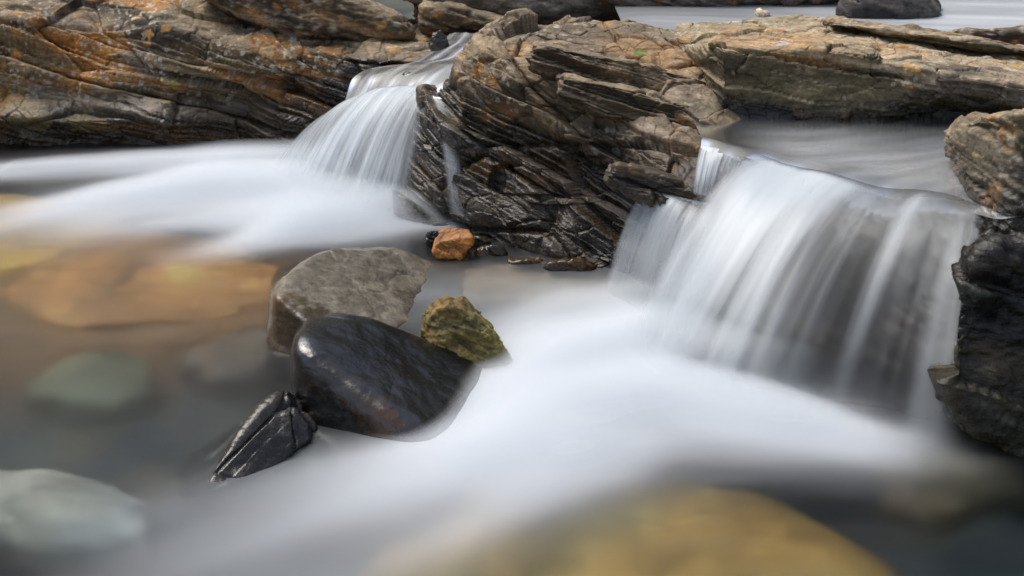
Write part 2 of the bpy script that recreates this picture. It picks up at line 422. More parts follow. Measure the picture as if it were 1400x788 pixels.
# ---- flow strokes: where the falls turn the pool white
def stroke_field(x, y, strokes, z=0.0, seed=0, streak=0.7, fr=24.0):
    T = np.ones(len(x))
    for k, st in enumerate(strokes):
        pts = np.array([G(a, b, z)[:2] for a, b, *_ in st]); W = np.array([q[2] for q in st]); D = np.array([q[3] for q in st])
        bd = np.full(len(x), 1e9); bt = np.zeros(len(x)); bs = np.zeros(len(x)); bl = np.zeros(len(x)); acc = 0
        for i in range(len(pts)-1):
            a, b = pts[i], pts[i+1]; ab = b-a; L = np.hypot(*ab)
            t = np.clip(((x-a[0])*ab[0]+(y-a[1])*ab[1])/L**2, 0, 1)
            ex = x-a[0]-t*ab[0]; ey = y-a[1]-t*ab[1]; d = np.hypot(ex, ey)
            sg = np.sign(ab[0]*ey-ab[1]*ex)
            m = d < bd
            bd[m] = d[m]; bt[m] = (i+t)[m]; bs[m] = (sg*d)[m]; bl[m] = (acc+t*L)[m]; acc += L
        w = np.interp(bt, np.arange(len(pts)), W); dn = np.interp(bt, np.arange(len(pts)), D)
        nz = fbm(np.stack([bs*fr/3, bl*1.1, np.full(len(x), 3.7*k)], 1), 3, seed+k)
        a_ = dn*np.exp(-(bd/(w*1.25))**1.7)
        a_ = a_*(1+streak*nz*(1.3-a_))
        T *= 1-np.clip(a_, 0, 0.985)
    return 1-T
POOL_STROKES = [
    # outflow of the left fall
    [(600, 292, .10, .9), (520, 285, .16, .97), (400, 262, .22, .95), (280, 262, .20, .75), (130, 285, .20, .45), (20, 315, .2, .15)],
    [(420, 215, .16, .9), (300, 218, .16, .85), (140, 226, .14, .75), (-60, 236, .12, .55)],
    [(560, 300, .12, .9), (440, 312, .14, .9), (330, 335, .11, .6), (250, 352, .08, .2)],
    [(440, 250, .2, .95), (300, 252, .22, .93), (170, 268, .2, .65), (20, 295, .2, .25)],
    [(520, 285, .14, .9), (380, 298, .15, .85), (260, 300, .14, .6), (120, 318, .15, .25)],
    [(600, 300, .05, .5), (640, 308, .05, .25), (700, 325, .05, .1)],
    # outflow of the right fall
    [(1290, 618, .10, .10), (1190, 606, .13, .6), (1050, 578, .19, .95), (900, 545, .26, .98), (780, 560, .25, .96), (680, 605, .19, .85), (560, 652, .15, .52), (420, 705, .14, .30), (260, 755, .13, .18), (100, 815, .12, .08)],
    [(900, 450, .20, .85), (830, 480, .22, .9), (760, 500, .2, .8), (700, 540, .15, .6)],
    [(880, 410, .18, .55), (790, 425, .18, .4), (710, 450, .16, .3)],
    [(780, 620, .16, .8), (640, 690, .15, .4), (480, 765, .14, .24), (300, 840, .2, .15)],
    [(600, 610, .06, .25), (480, 625, .09, .22), (330, 670, .1, .15), (200, 700, .1, .1)],
    # thin milk over the whole pool
    [(1250, 600, .2, .02), (1000, 520, .5, .10), (700, 450, .5, .08), (450, 550, .4, .03), (200, 580, .5, .02)],
    [(560, 395, .12, .12), (640, 400, .2, .14), (760, 400, .2, .16)],
]
def soft(f, n, r): return np.clip(blur(f.reshape(n, n), r).ravel(), 0, 1)
def pool():
    xs = np.linspace(-3.6, 3.6, 620); ys = np.linspace(0.6, 8.3, 620)
    X, Y = np.meshgrid(xs, ys, indexing='ij'); x, y = X.ravel(), Y.ravel()
    f = soft(stroke_field(x, y, POOL_STROKES, 0, 100), 620, 4)
    z = 0.03*sstep(0.3, 1, f)*0.6 + 0.004*fbm(np.stack([x*2, y*5, 0*x], 1), 2, 300)
    o = mesh_obj('pool_water', np.stack([x, y, z], 1), gridF(620, 620), M_WATER, None, {'foam': np.clip(f*1.05, 0, .97)})
    tag(o, kind='structure')
    # froth hanging above the surface
    xs = np.linspace(-2.6, 2.4, 330); ys = np.linspace(2.6, 8.0, 330)
    X, Y = np.meshgrid(xs, ys, indexing='ij'); x, y = X.ravel(), Y.ravel()
    f = soft(stroke_field(x, y, POOL_STROKES[:-1], 0, 100), 330, 4)
    Vs, Fs, As = [], [], []
    n = 12
    for k in range(n):
        h = (k+1)/n
        g = sstep(0.02+0.55*h, 1.15, f)
        zz = 0.010 + 0.12*h*f**1.3
        Vs.append(np.stack([x, y, zz], 1)); As.append(g*0.18)
        FF = gridF(330, 330); al = As[-1]
        FF = FF[al[FF].max(1) > 0.003]; Fs.append(FF+k*330*330)
    V = np.concatenate(Vs); F = np.concatenate(Fs); a = np.concatenate(As)
    u, inv = np.unique(F, return_inverse=True)
    o = mesh_obj('foam', V[u], inv.reshape(F.shape), M_SILK, None, {'foam': a[u]})
    tag(o, 'silky white foam spreading over the pool below both waterfalls', 'foam', kind='stuff')
pool()

def patch(name, corners_x, corners_y, z, strokes, n=260, seed=0, base=0.0, zf=None):
    xs = np.linspace(*corners_x, n); ys = np.linspace(*corners_y, n)
    X, Y = np.meshgrid(xs, ys, indexing='ij'); x, y = X.ravel(), Y.ravel()
    f = stroke_field(x, y, strokes, z, seed, 0.5) if strokes else 0*x
    zz = z+0*x if zf is None else zf(x, y)
    o = mesh_obj(name, np.stack([x, y, zz], 1), gridF(n, n), M_WATER, None, {'foam': np.clip(base+f*(1-base), 0, 1)})
    tag(o, kind='structure'); return o

# ---- lips and feet of the right fall
ZU = 0.58
def spline(pts, n):
    pts = np.array(pts, float); L = np.concatenate([[0], np.cumsum(np.linalg.norm(np.diff(pts, axis=0), axis=1))]); L /= L[-1]
    t = np.linspace(0, 1, n); out = np.stack([np.interp(t, L, pts[:, a]) for a in range(3)], 1)
    return out
LIP_R = [G(1035, 218, ZU), G(1075, 228, ZU), G(1130, 232, ZU), G(1190, 243, ZU), G(1250, 256, ZU), G(1300, 268, ZU), G(1345, 285, ZU)]
def lipwave(P):
    P = P.copy(); x = P[..., 0]; k = sstep(.55, .8, x)
    P[..., 1] += k*(0.040*np.sin(x*8.0+.6)+0.018*np.sin(x*19+1)); P[..., 2] += k*(0.012*np.sin(x*8.0+1.2)+0.006*np.sin(x*23)); return P
def upper_pool():
    # surface between the ledge and the lip, bending down over the edge
    nu, nv = 260, 200
    lip = spline([G(962, 194, ZU), G(1000, 208, ZU)] + LIP_R + [G(1420, 300, ZU)], nu); lip = lipwave(blur(lip, 6, (0,)))
    back = spline([G(940, 150, ZU), G(1150, 148, ZU), G(1420, 150, ZU), G(1500, 150, ZU)], nu)
    v = np.linspace(0, 1, nv)
    Gd = back[:, None]*(1-v)[None, :, None] + lip[:, None]*v[None, :, None]
    u = np.linspace(0, 1, nu)[:, None]
    e = np.clip((v-0.88)/0.12, 0, 1)
    Gd[..., 1] -= 0.03*e**2; Gd[..., 0] -= 0.012*e**2; Gd[..., 2] -= 0.022*e**2 + 0.006*e*np.sin(u*40)*np.sin(u*17+1)
    P = Gd.reshape(-1, 3)
    nz = fbm(np.stack([P[:, 0]*2+P[:, 1]*2.2, P[:, 1]*9-P[:, 0]*3, 0*P[:, 0]], 1), 4, 410)
    uu = np.repeat(np.linspace(0, 1, nu), nv); vv = np.tile(v, nu)
    f = 0.02 + 0.22*sstep(0.15, 0.7, vv)*sstep(0.1, 0.35, uu)*(1+0.45*nz) - 0.1*sstep(0.85, 1, vv)
    o = mesh_obj('upper_pool_water', P, gridF(nu, nv), M_WATER, None, {'foam': np.clip(f, 0.02, 0.8)})
    tag(o, kind='structure')
upper_pool()
ZF = 0.74
patch('far_stream_water', (0.55, 7), (6.5, 13), ZF, [[(900, 30, .3, .3), (1400, 45, .5, .45), (1700, 60, .6, .5)], [(1200, 5, .5, .3), (1500, 10, .7, .4)]], 200, 30, 0.10)  # foam tone painted in for the pale sky reflection on the far water

# ================================================================== FALLING WATER
def fall(name, lip, foot, nu, nv, label, cat='waterfall', shells=3, dens=0.7, seed=0, fr=30, power=1.7, spread=0.02, densu=None, group=None, fadefoot=0.3, tipfade=0.06, arch=0.0, fmin=0.0, gap=0.0, top=0.08, bodyf=1.0, rf_=0.018):
    if name == 'small_cascade': bodyf = 0.0
    L = spline(lip, nu); Ft = spline(foot, nu)
    if name == 'waterfall' and lip is LIP_R: L = lipwave(blur(L, 10, (0,)))
    u = np.linspace(0, 1, nu); v = np.linspace(0, 1, nv)
    Vs, Fs, As, Fm, Bd = [], [], [], [], []
    for k in range(shells):
        off = (k-(shells-1)/2)*spread
        Gd = np.empty((nu, nv, 3))
        h = v**0.9
        Gd[..., 0] = L[:, 0:1] + (Ft[:, 0:1]-L[:, 0:1])*h
        Gd[..., 1] = L[:, 1:2] + (Ft[:, 1:2]-L[:, 1:2])*h - off*v
        Gd[..., 2] = L[:, 2:3] + (Ft[:, 2:3]-L[:, 2:3])*v**power
        uu = np.repeat(u, nv); vv = np.tile(v, nu)
        z0 = np.full(nu*nv, 4.1*k+seed)
        big = fbm(np.stack([uu*fr*0.22, vv*0.5, z0*0+seed], 1), 2, seed+200)
        mid = fbm(np.stack([uu*fr, vv*0.6, z0], 1), 3, seed+210, 0.6)
        fine = fbm(np.stack([uu*fr*3.3, vv*0.9, z0], 1), 2, seed+220)
        s = 0.5 + 0.75*big + 0.5*mid + 0.07*fine
        a = dens*(fmin + (1-fmin)*sstep(0.12+gap, 1.05, s))
        if densu is not None: a = a*np.interp(uu, [q[0] for q in densu], [q[1] for q in densu])
        a = a*sstep(0, tipfade, uu)*sstep(1, 1-tipfade, uu)*sstep(0, np.interp(uu, [.3, .6], [top*.4, top]), vv)
        a = a*(1-0.8*sstep(1-fadefoot, 1, vv)*(0.4+0.6*k/max(1, shells-1)))
        rip = (0.010*mid + rf_*big).reshape(nu, nv)
        Gd[..., 1] -= rip*v[None, :]**0.5; Gd[..., 2] += rip*0.5*(1-v[None, :])*v[None, :]*2
        Vs.append(Gd.reshape(-1, 3)); As.append(np.clip(a, 0, 0.97)); Fs.append(gridF(nu, nv, k*nu*nv)); Fm.append(sstep(0.5, 0.05, vv)*sstep(0, .1, uu)*sstep(1, .9, uu)*(k == 0)); Bd.append(0.55*sstep(0, .08, uu)*sstep(1, .92, uu)*sstep(1, .85, vv)*(k == 0)*bodyf)
    o = mesh_obj(name, np.concatenate(Vs), np.concatenate(Fs), M_FALL, None, {'foam': np.concatenate(As), 'film': np.concatenate(Fm), 'body': np.concatenate(Bd)})
    tag(o, label, cat, group); return o

fall('waterfall', LIP_R, [G(850, 478), G(905, 515), G(965, 545), G(1040, 570), G(1120, 590), G(1200, 600), G(1275, 610), G(1310, 612)], 700, 90,
     'broad silky right waterfall pouring from the upper pool past the mossy black rock', dens=0.75, seed=3, fr=8, power=1.75,
     densu=[(0, .8), (.12, .9), (.3, 1.12), (.40, 1.05), (.46, .6), (.52, .3), (.60, .25), (.67, .25), (.715, 1.1), (.75, .45), (.82, .25), (.9, .5), (1, .3)], fmin=0.07, top=.14, rf_=0.05)
fall('small_cascade', [G(958, 197, .575), G(985, 203, .575), G(1020, 215, .575), G(1048, 224, .575)], [A(945, 262, 5.12), A(968, 270, 5.08), A(995, 278, 5.05), A(1022, 285, 5.0)], 240, 40,
     'short upper cascade spilling onto the brown rock shelf beside the broad waterfall', seed=9, fr=9, fmin=.3, dens=0.75, shells=2, power=1.5, top=.2, fadefoot=0.4)
fall('small_cascade', [A(888, 258, 5.2), A(940, 272, 5.12), A(990, 282, 5.05)], [G(822, 395), G(870, 425), G(930, 460)], 240, 60,
     'lower faint cascade dropping from the brown shelf to the foam, left of the broad waterfall', seed=14, fr=6, dens=0.42, shells=3, top=.25, fadefoot=.7, power=1.6)
ZL = 0.47
LIP_L = [A(470, 150, 7.0), A(490, 132, 6.95), A(520, 120, 6.85), A(555, 116, 6.75), A(582, 118, 6.65), A(596, 128, 6.5)]
fall('waterfall', LIP_L, [G(365, 238), G(400, 255), G(440, 270), G(500, 290), G(550, 296), G(568, 296)], 520, 80,
     'fan shaped left waterfall between the orange lichened bank and the central rock', seed=21, fr=17, dens=0.8, power=1.7, spread=0.03,
     densu=[(0, .6), (.2, .8), (.3, 1.1), (.6, 1.1), (.8, .9), (1, .5)], fmin=0.2)
fall('small_cascade', [A(590, 130, 6.34), A(602, 133, 6.30)], [A(612, 290, 5.98), A(648, 300, 5.90)], 60, 70,
     'thin trickle down the wet black face right of the fan shaped waterfall', seed=33, fr=2.5, dens=0.28, shells=2, power=1.4, fadefoot=0.2, tipfade=0.4, fmin=.4)
fall('small_cascade', [G(405+175, 96, .50), G(610, 82, .53), G(632, 70, .55)], [G(585, 108, .47), G(602, 100, .48), G(625, 92, .48)], 60, 30,
     'little white chute at the head of the left waterfall', seed=41, fr=5, dens=0.6, shells=2, power=1.1, fadefoot=0.3, tipfade=0.3)

def left_stream():
    nu, nv = 90, 160
    # left and right banks of the run-in, from the far inlet to the lip
    Lb = spline([A(615, 46, 7.7), A(600, 62, 7.5), A(560, 88, 7.25), A(505, 92, 7.2), A(480, 108, 7.1), A(468, 152, 7.0)], nv)
    Rb = spline([A(700, 44, 7.6), A(690, 56, 7.2), A(672, 75, 6.9), A(650, 100, 6.65), A(625, 112, 6.5), A(598, 128, 6.5)], nv)
    Lb = blur(Lb, 5, (0,)); Rb = blur(Rb, 5, (0,))
    u = np.linspace(0, 1, nu)
    Gd = Lb[None]*(1-u)[:, None, None] + Rb[None]*u[:, None, None]
    P = Gd.reshape(-1, 3)
    uu = np.repeat(u, nv); vv = np.tile(np.linspace(0, 1, nv), nu)
    P[:, 2] += 0.008*fbm(np.stack([uu*4, vv*5, 0*uu], 1), 2, 77) + 0.02*sstep(0.5, 0.8, vv)*np.sin(uu*pi)
    nz = fbm(np.stack([uu*9, vv*2, 0*uu], 1), 3, 78); P[:, 2] += 0.003*nz
    f = 0.12 + 0.38*nz + 0.2*sstep(0.75, 1, vv)*(0.8+nz)
    o = mesh_obj('upper_stream_water', P, gridF(nu, nv), M_WATER, None, {'foam': np.clip(f, 0.05, 0.9)}); tag(o, kind='structure')
left_stream()

# ================================================================== ROCKS
def DN(pt, z): return np.array([pt[0], pt[1], z])
def section(foot, mids, back_drop=1.0, under=-0.55, bz=-0.4, fy=-0.03):
    f = np.array(foot); pts = [DN(f+np.array([0, fy, 0]), under), f] + [np.array(m) for m in mids]
    last = pts[-1]
    pts.append(last+np.array([0, back_drop*0.5, -0.06])); pts.append(np.array([last[0], last[1]+back_drop, bz]))
    return pts

# ---- left bank
def bank():
    S = []
    for px, ft, mids in [
        (-260, (-260, 200), [(-260, 150, 7.5), (-260, 100, 7.6), (-260, 60, 7.75), (-255, 10, 7.9), (-250, -35, 8.3), (-245, -70, 9)]),
        (0, (0, 199), [(0, 160, 7.47), (0, 128, 7.62), (0, 85, 7.7), (0, 25, 7.85), (-5, -25, 8.3), (-5, -60, 9)]),
        (110, (110, 198), [(110, 165, 7.45), (110, 140, 7.6), (110, 95, 7.68), (110, 35, 7.8), (108, -15, 8.2), (105, -50, 9)]),
        (220, (220, 196), [(220, 165, 7.5), (220, 130, 7.62), (220, 90, 7.62), (218, 40, 7.75), (215, 0, 8.1), (210, -35, 8.9)]),
        (330, (335, 193), [(335, 160, 7.62), (335, 128, 7.7), (330, 92, 7.55), (330, 55, 7.7), (325, 18, 8.0), (320, -18, 8.8)]),
        (430, (430, 200), [(430, 165, 7.4), (430, 130, 7.45), (430, 95, 7.5), (430, 68, 7.55), (425, 38, 7.95), (420, 5, 8.6)]),
        (520, (520, 205), [(520, 165, 7.3), (520, 130, 7.35), (520, 98, 7.4), (520, 80, 7.4), (518, 52, 7.8), (515, 22, 8.5)]),
        (600, (600, 205), [(600, 165, 7.4), (600, 130, 7.42), (600, 100, 7.42), (600, 82, 7.45), (598, 62, 7.7), (598, 40, 8.2)]),
        (640, (640, 205), [(640, 165, 8.0), (640, 140, 8.0), (640, 120, 8.0), (638, 100, 8.0), (636, 85, 8.2), (634, 75, 8.4)]),
    ]:
        S.append(section(G(*ft), [A(*m) for m in mids], 1.5))
    V, F, N = loft(S, 900, 380, 3, 10)
    spots = [(A(235, 124, 7.55), .05, (.42, .33, .07)), (A(212, 117, 7.55), .045, (.42, .33, .09)), (A(5, 150, 7.6), .12, (.38, .19, .03)),
             (A(112, 168, 7.5), .06, (.33, .24, .08)), (A(280, 100-10, 7.6), .03, (.5, .3, .1)), (A(300, 146, 7.6), .03, (.4, .24, .09)),
             (A(135, 172, 7.5), .04, (.4, .22, .06)), (A(40, 160, 7.5), .10, (.36, .26, .10)), (A(365, 68, 7.6), .04, (.5, .32, .15)),
             (A(395, 73, 7.6), .03, (.5, .4, .3))]
    o = finish_rock('rock_bank', V, F, N, 1, [(0.18, 2.2, 0.07, 0.008), (0.06, 1.2, 0.024, 0.004), (0.019, 0.5, 0.006, 0.0018)], PAL_BROWN, M_ROCK, None, (0.08, 0.45), tilt=0.22, big=0.04, fac=((1.7, .05), (4.6, .018), (12., .005)), spots=spots,
                    colkw=dict(lichen=0.9, orange=1.0, pale=0.42), dark_wet_spots=[(A(500, 150, 7.3), (.6, .6, .28), 1.0)])
    tag(o, 'long brown layered rock bank with orange lichen behind the left pool', 'rock')
bank()

def slab(name, poly, Y, extra, seed, label, pal=PAL_BROWN, p=14, sub=7, scales=SC_MED, wetz=None, parent=None, stretch=(2.2, 1, 1), thick=0.5, mat=None, cat='rock', tilt=0.3, big=0.02, front=None, fac=FACM, **kw):
    cx = np.mean([q[0] for q in poly]); cyy = np.mean([q[1] for q in poly])
    c = A(cx, cyy, Y)
    pls = outline_planes(poly, Y) + [(c+np.array([0, thick/2, 0]), (0, 1, -0.1))] + ([(c-np.array([0, thick/2, 0]), (0, -1, 0.25))] if front is None else front) + extra
    V, F, N = body(c, pls, p, sub, stretch)
    o = finish_rock(name, V, F, N, seed, scales, pal, mat or M_ROCK, parent, wetz, tilt=tilt, big=big, fac=fac, **kw)
    if parent is None: tag(o, label, cat)
    return o

slab('rock_slab', [(300, -60), (390, -45), (560, 28), (580, 52), (500, 62), (420, 56), (330, 30), (270, -10)], 8.2, [], 52,
     'brown rock slab stacked on the left bank, left of the vertical crack', thick=1.0, p=16, colkw=dict(lichen=.6, orange=.4, pale=.5), sub=7)
slab('rock_slab', [(570, -5), (640, 5), (720, 28), (740, 48), (690, 50), (610, 52), (572, 50)], 8.3, [], 53,
     'brown rock slab right of the vertical crack, above the head of the left waterfall', thick=0.9, p=16, colkw=dict(lichen=.5, orange=.6, pale=.4))
slab('rock_slab', [(460, -90), (760, -60), (880, 12), (890, 26), (800, 36), (700, 34), (600, 10), (500, -20)], 8.9, [], 54,
     'smooth pale grey slab sloping down behind the central rock', pal=((.24, .20, .16), (.32, .28, .23)), thick=1.6, p=16, scales=SC_SML, colkw=dict(lichen=.3, orange=.3, pale=.9), tilt=0.2)

# ---- central rock
def central():
    rows = [
        (G(548, 300), [(556, 250, 6.32), (565, 205, 6.4), (572, 170, 6.45), (580, 148, 6.5), (588, 132, 6.52), (598, 124, 6.7), (605, 118, 6.95)]),
        (G(600, 302), [(600, 250, 6.14), (598, 205, 6.22), (598, 170, 6.3), (600, 148, 6.38), (602, 128, 6.45), (612, 118, 6.65), (620, 108, 6.9)]),
        (G(640, 320), [(634, 262, 6.0), (630, 205, 6.08), (630, 160, 6.15), (636, 125, 6.2), (646, 92, 6.28), (656, 60, 6.5), (672, 45, 6.8)]),
        (G(700, 333), [(698, 285, 5.84), (692, 225, 5.95), (690, 165, 6.02), (692, 115, 6.1), (696, 75, 6.2), (700, 40, 6.45), (712, 30, 6.75)]),
        (G(770, 350), [(768, 300, 5.72), (760, 240, 5.8), (758, 180, 5.86), (760, 122, 5.95), (764, 76, 6.1), (770, 38, 6.4), (780, 26, 6.7)]),
        (G(850, 368), [(850, 310, 5.5), (846, 250, 5.52), (842, 192, 5.62), (844, 136, 5.8), (848, 84, 6.0), (850, 40, 6.35), (856, 22, 6.7)]),
        (G(915, 400), [(918, 330, 5.28), (915, 268, 5.32), (915, 215, 5.45), (920, 152, 5.68), (922, 100, 5.9), (925, 52, 6.3), (930, 28, 6.7)]),
        (G(960, 420), [(965, 340, 5.12), (962, 272, 5.16), (965, 222, 5.42), (975, 172, 5.56), (980, 118, 5.85), (985, 60, 6.3), (990, 32, 6.7)]),
        (G(1010, 440), [(1012, 350, 5.0), (1012, 288, 5.04), (1010, 245, 5.3), (1005, 185, 5.5), (1015, 150, 5.8), (1030, 70, 6.3), (1040, 36, 6.7)]),
        (G(1050, 450), [(1052, 370, 5.0), (1052, 330, 5.02), (1050, 275, 5.3), (1045, 215, 5.5), (1050, 180, 5.8), (1060, 110, 6.3), (1070, 80, 6.7)]),
    ]
    S = [section(f, [A(*m) for m in mm], 0.35, bz=0.2) for f, mm in rows]
    S = [[p+np.array([-.02, .45, -.25]) for p in S[0]]] + S
    V, F, N = loft(S, 760, 560, 4, 12)
    spots = [(A(724, 72, 6.2), .05, (.36, .2, .09)), (A(700, 66, 6.2), .03, (.36, .19, .09)), (A(875, 70, 6.1), .03, (.1, .14, .02)),
             (A(690, 224, 5.95), .03, (.38, .25, .14)), (A(806, 255, 5.7), .035, (.36, .27, .18)), (A(840, 132, 5.8), .05, (.45, .4, .35))]
    o = finish_rock('rock_outcrop', V, F, N, 2, SC_BIG, PAL_BROWN, M_ROCK, None, (0.25, 0.80), tilt=0.22, curve=0.22, big=0.04, fac=FAC, spots=spots,
                    colkw=dict(lichen=0.7, orange=0.35, pale=0.5), dark_wet_spots=[(A(600, 200, 6.3), (.25, .6, .4), 1.0), (A(700, 250, 5.85), (.6, .5, .32), 1.0), (A(880, 320, 5.4), (.3, .4, .25), 1.0)])
    tag(o, 'big layered central rock standing between the two waterfalls', 'rock')
    kw = dict(parent=o, stretch=(3, 1, 1), p=34, big=0.02, fac=((5.0, .03), (12., .008)))
    slab('rock_layer', [(735, 58), (830, 76), (930, 98), (1008, 118), (1013, 140), (1000, 147), (900, 130), (800, 112), (730, 96)], 5.98, [], 61, '', scales=SC_MED, thick=0.35, tilt=0.26,
         colkw=dict(lichen=.5, orange=.2, pale=.7), **kw)
    slab('rock_layer', [(770, 102), (850, 118), (940, 145), (992, 172), (975, 182), (900, 175), (820, 158), (760, 130)], 5.78, [], 62, '', scales=SC_MED, thick=0.3, tilt=0.35,
         colkw=dict(lichen=.5, orange=.2, pale=.6), **kw)
    slab('rock_layer', [(840, 226), (900, 236), (960, 262), (1000, 276), (985, 290), (930, 284), (870, 268), (835, 246)], 5.30, [], 63, '', scales=SC_MED, thick=0.3, tilt=0.3,
         colkw=dict(lichen=.1, orange=.6, pale=.3), wetall=.7, **kw)
central()

# ---- rock step that the right fall runs over
def step():
    S = []
    lipx = spline([G(930, 205, ZU)] + [G(985, 205, ZU)] + LIP_R + [G(1430, 300, ZU), G(1600, 300, ZU)], 12)
    for q in lipx:
        q = q+np.array([0.03, .12, 0]); f = np.array([q[0]-0.14, q[1]-0.30, 0.0])
        top = q+np.array([0, 0.10, -0.08])
        S.append([DN(f, -0.6), f, f+np.array([.03, .06, .2]), f+np.array([.09, .17, .38]), top, top+np.array([0, .3, -.05]), top+np.array([0, 1.2, -.08]), top+np.array([0, 1.5, -.9])])
    V, F, N = loft(S, 360, 220, 6, 12)
    o = finish_rock('rock_step', V, F, N, 4, SC_MED, PAL_DARK, M_ROCK, None, None, tilt=0.3, big=0.03, fac=FACM, wetall=0.7, colkw=dict(lichen=0.05, orange=0.4, pale=0.15))
    tag(o, 'dark wet rock step seen through the broad right waterfall', 'rock')
step()
def stepL():
    S = []
    for a, b in [(A(478, 158, 7.12), G(420, 235)), (LIP_L[0], G(430, 240)), (LIP_L[2], G(470, 255)), (LIP_L[3], G(520, 265)), (LIP_L[4], G(560, 270)), (LIP_L[5], G(590, 270))]:
        b = np.array([a[0]*.75+b[0]*.25, a[1]*.75+b[1]*.25, 0]); m = a*.9+b*.1; top = a+np.array([0.02, .12, -.05])
        S.append([DN(b, -.6), b, b*.6+m*.4+np.array([0, .02, 0]), top, top+np.array([.05, .4, -.04]), top+np.array([.1, .9, -.06]), top+np.array([.1, 1.0, -.8])])
    V, F, N = loft(S, 300, 240, 5, 10)
    spots = []
    o = finish_rock('rock_step', V, F, N, 5, SC_MED, PAL_DARK, M_ROCK, None, None, tilt=0.3, big=0.03, fac=FACM, wetall=0.9, colkw=dict(lichen=0.05, orange=0.4, pale=0.15))
    tag(o, 'dark wet rock step under the fan shaped left waterfall', 'rock')
stepL()

# ---- long ledge behind the upper pool
def ledge():
    rows = []
    for px, foot, edge, mid, back in [(925, 162, 70, 50, 36), (985, 166, 60, 44, 30), (1060, 166, 62, 42, 28), (1130, 167, 66, 44, 28), (1192, 168, 70, 50, 33), (1205, 168, 84, 56, 36), (1290, 168, 96, 66, 42), (1400, 168, 114, 78, 50), (1520, 168, 135, 96, 66)]:
        f = G(px, foot, ZU)
        if px < 960: f = f+np.array([0, .45, 0])
        Y0 = f[1]
        over = 0.10 if px > 1250 else 0.0
        rows.append([DN(f+np.array([0, 0.06, 0]), -0.1), f+np.array([0, 0.04+over, 0]), A(px, foot-14, Y0+0.02+over), A(px, (foot+edge)/2, Y0+0.03-over*.3), A(px, edge+6, Y0+0.05-over), A(px, edge, Y0+0.10-over),
                     A(px, mid, 6.25), A(px, back, 6.75), A(px, back, 6.75)+np.array([0, .15, -.4]), A(px, back, 6.75)+np.array([0, .2, -1.2])])
    V, F, N = loft(rows, 860, 320, 3, 8)
    spots = [(A(1215, 52, 6.1), .06, (.45, .25, .08)), (A(1195, 74, 5.85), .05, (.45, .3, .18)), (A(1235, 48, 6.2), .05, (.45, .25, .08)),
             (A(1330, 112, 5.8), .03, (.35, .28, .1)), (A(1390, 75, 6.1), .05, (.45, .28, .06)), (A(1116, 118, 5.7), .02, (.5, .45, .35)),
             (A(1080, 70, 5.8), .05, (.42, .4, .38)), (A(1175, 50, 6.2), .03, (.45, .25, .06))]
    o = finish_rock('rock_ledge', V, F, N, 6, [(0.16, 0.9, 0.03, 0.006), (0.05, 0.4, 0.014, 0.003), (0.018, 0.15, 0.006, 0.0015)], ((0.10, 0.073, 0.036), (0.15, 0.115, 0.06)), M_ROCK, None, (0.56, 0.68), tilt=0.13, big=0.025, fac=FACM,
                    spots=spots, colkw=dict(lichen=0.6, orange=0.45, pale=0.75, olive=0.5), dark_wet_spots=[(A(1320, 140, 5.7), (.35, .4, .14), .9)])  # last patch: darker and glossier below the overhang
    tag(o, 'long flat topped olive brown ledge behind the upper right pool', 'rock')
    slab('rock_layer', [(1050, 36), (1130, 26), (1250, 34), (1330, 50), (1410, 62), (1500, 80), (1500, 110), (1380, 88), (1250, 62), (1120, 48)], 6.45, [], 64, '', parent=o, scales=SC_SML, thick=0.5, tilt=0.13,
         stretch=(3, 1, 1), colkw=dict(lichen=.8, orange=.6, pale=.7), p=16)
    slab('rock_layer', [(1280, 44), (1330, 38), (1420, 42), (1480, 60), (1420, 66), (1330, 58)], 6.62, [], 65, '', parent=o, scales=SC_SML, thick=0.3, tilt=0.1, stretch=(3, 1, 1), sub=6,
         colkw=dict(lichen=.9, orange=1.0, pale=.4), p=16)
ledge()

# ---- right edge rocks
slab('jutting_rock', [(1296, 180), (1340, 156), (1420, 146), (1560, 150), (1600, 240), (1560, 340), (1430, 360), (1360, 310), (1305, 236)], 4.7, [pl3(A(1296, 180, 4.6), A(1306, 232, 4.55), A(1420, 260, 4.25))], 71,
     'layered brown rock with pale lichen jutting in at the right edge', pal=((.05, .034, .02), (.11, .08, .048)), thick=0.8, p=34, scales=SC_MED, fac=((3.0, .03), (8.0, .012)), stretch=(1.3, 1, 1.2), big=0.02, tilt=0.35, wetz=(0.5, 0.85), sub=7,
     colkw=dict(lichen=.9, orange=.3, pale=.55), spots=[(A(1360, 222, 4.5), .05, (.42, .34, .2)), (A(1385, 240, 4.5), .04, (.4, .36, .26))])
slab('mossy_rock', [(1322, 338), (1360, 330), (1440, 300), (1600, 300), (1620, 700), (1480, 700), (1390, 632), (1330, 600), (1298, 550), (1290, 470), (1304, 390)], 4.15, [], 72,
     'wet black mossy rock wall under the jutting rock at the right edge', pal=((.018, .015, .008), (.06, .045, .013)), thick=0.7, p=28, fac=((9.0, .014), (24., .005)), rnd=.012, scales=SC_BIG, stretch=(1, 1, 1.2), big=0.05, wetz=None, wetall=.9, sub=7,
     colkw=dict(lichen=.1, orange=.15, pale=.1, olive=1.0))
fall('small_cascade', [A(1318, 300, 4.5), A(1345, 318, 4.45), A(1385, 340, 4.42)], [A(1340, 400, 3.95), A(1352, 440, 3.9), A(1362, 480, 3.88)], 60, 50,
     'faint trickle over the mossy black rock at the right edge', seed=51, fr=4, dens=0.4, shells=2, power=1.2, tipfade=0.3, fadefoot=.6)

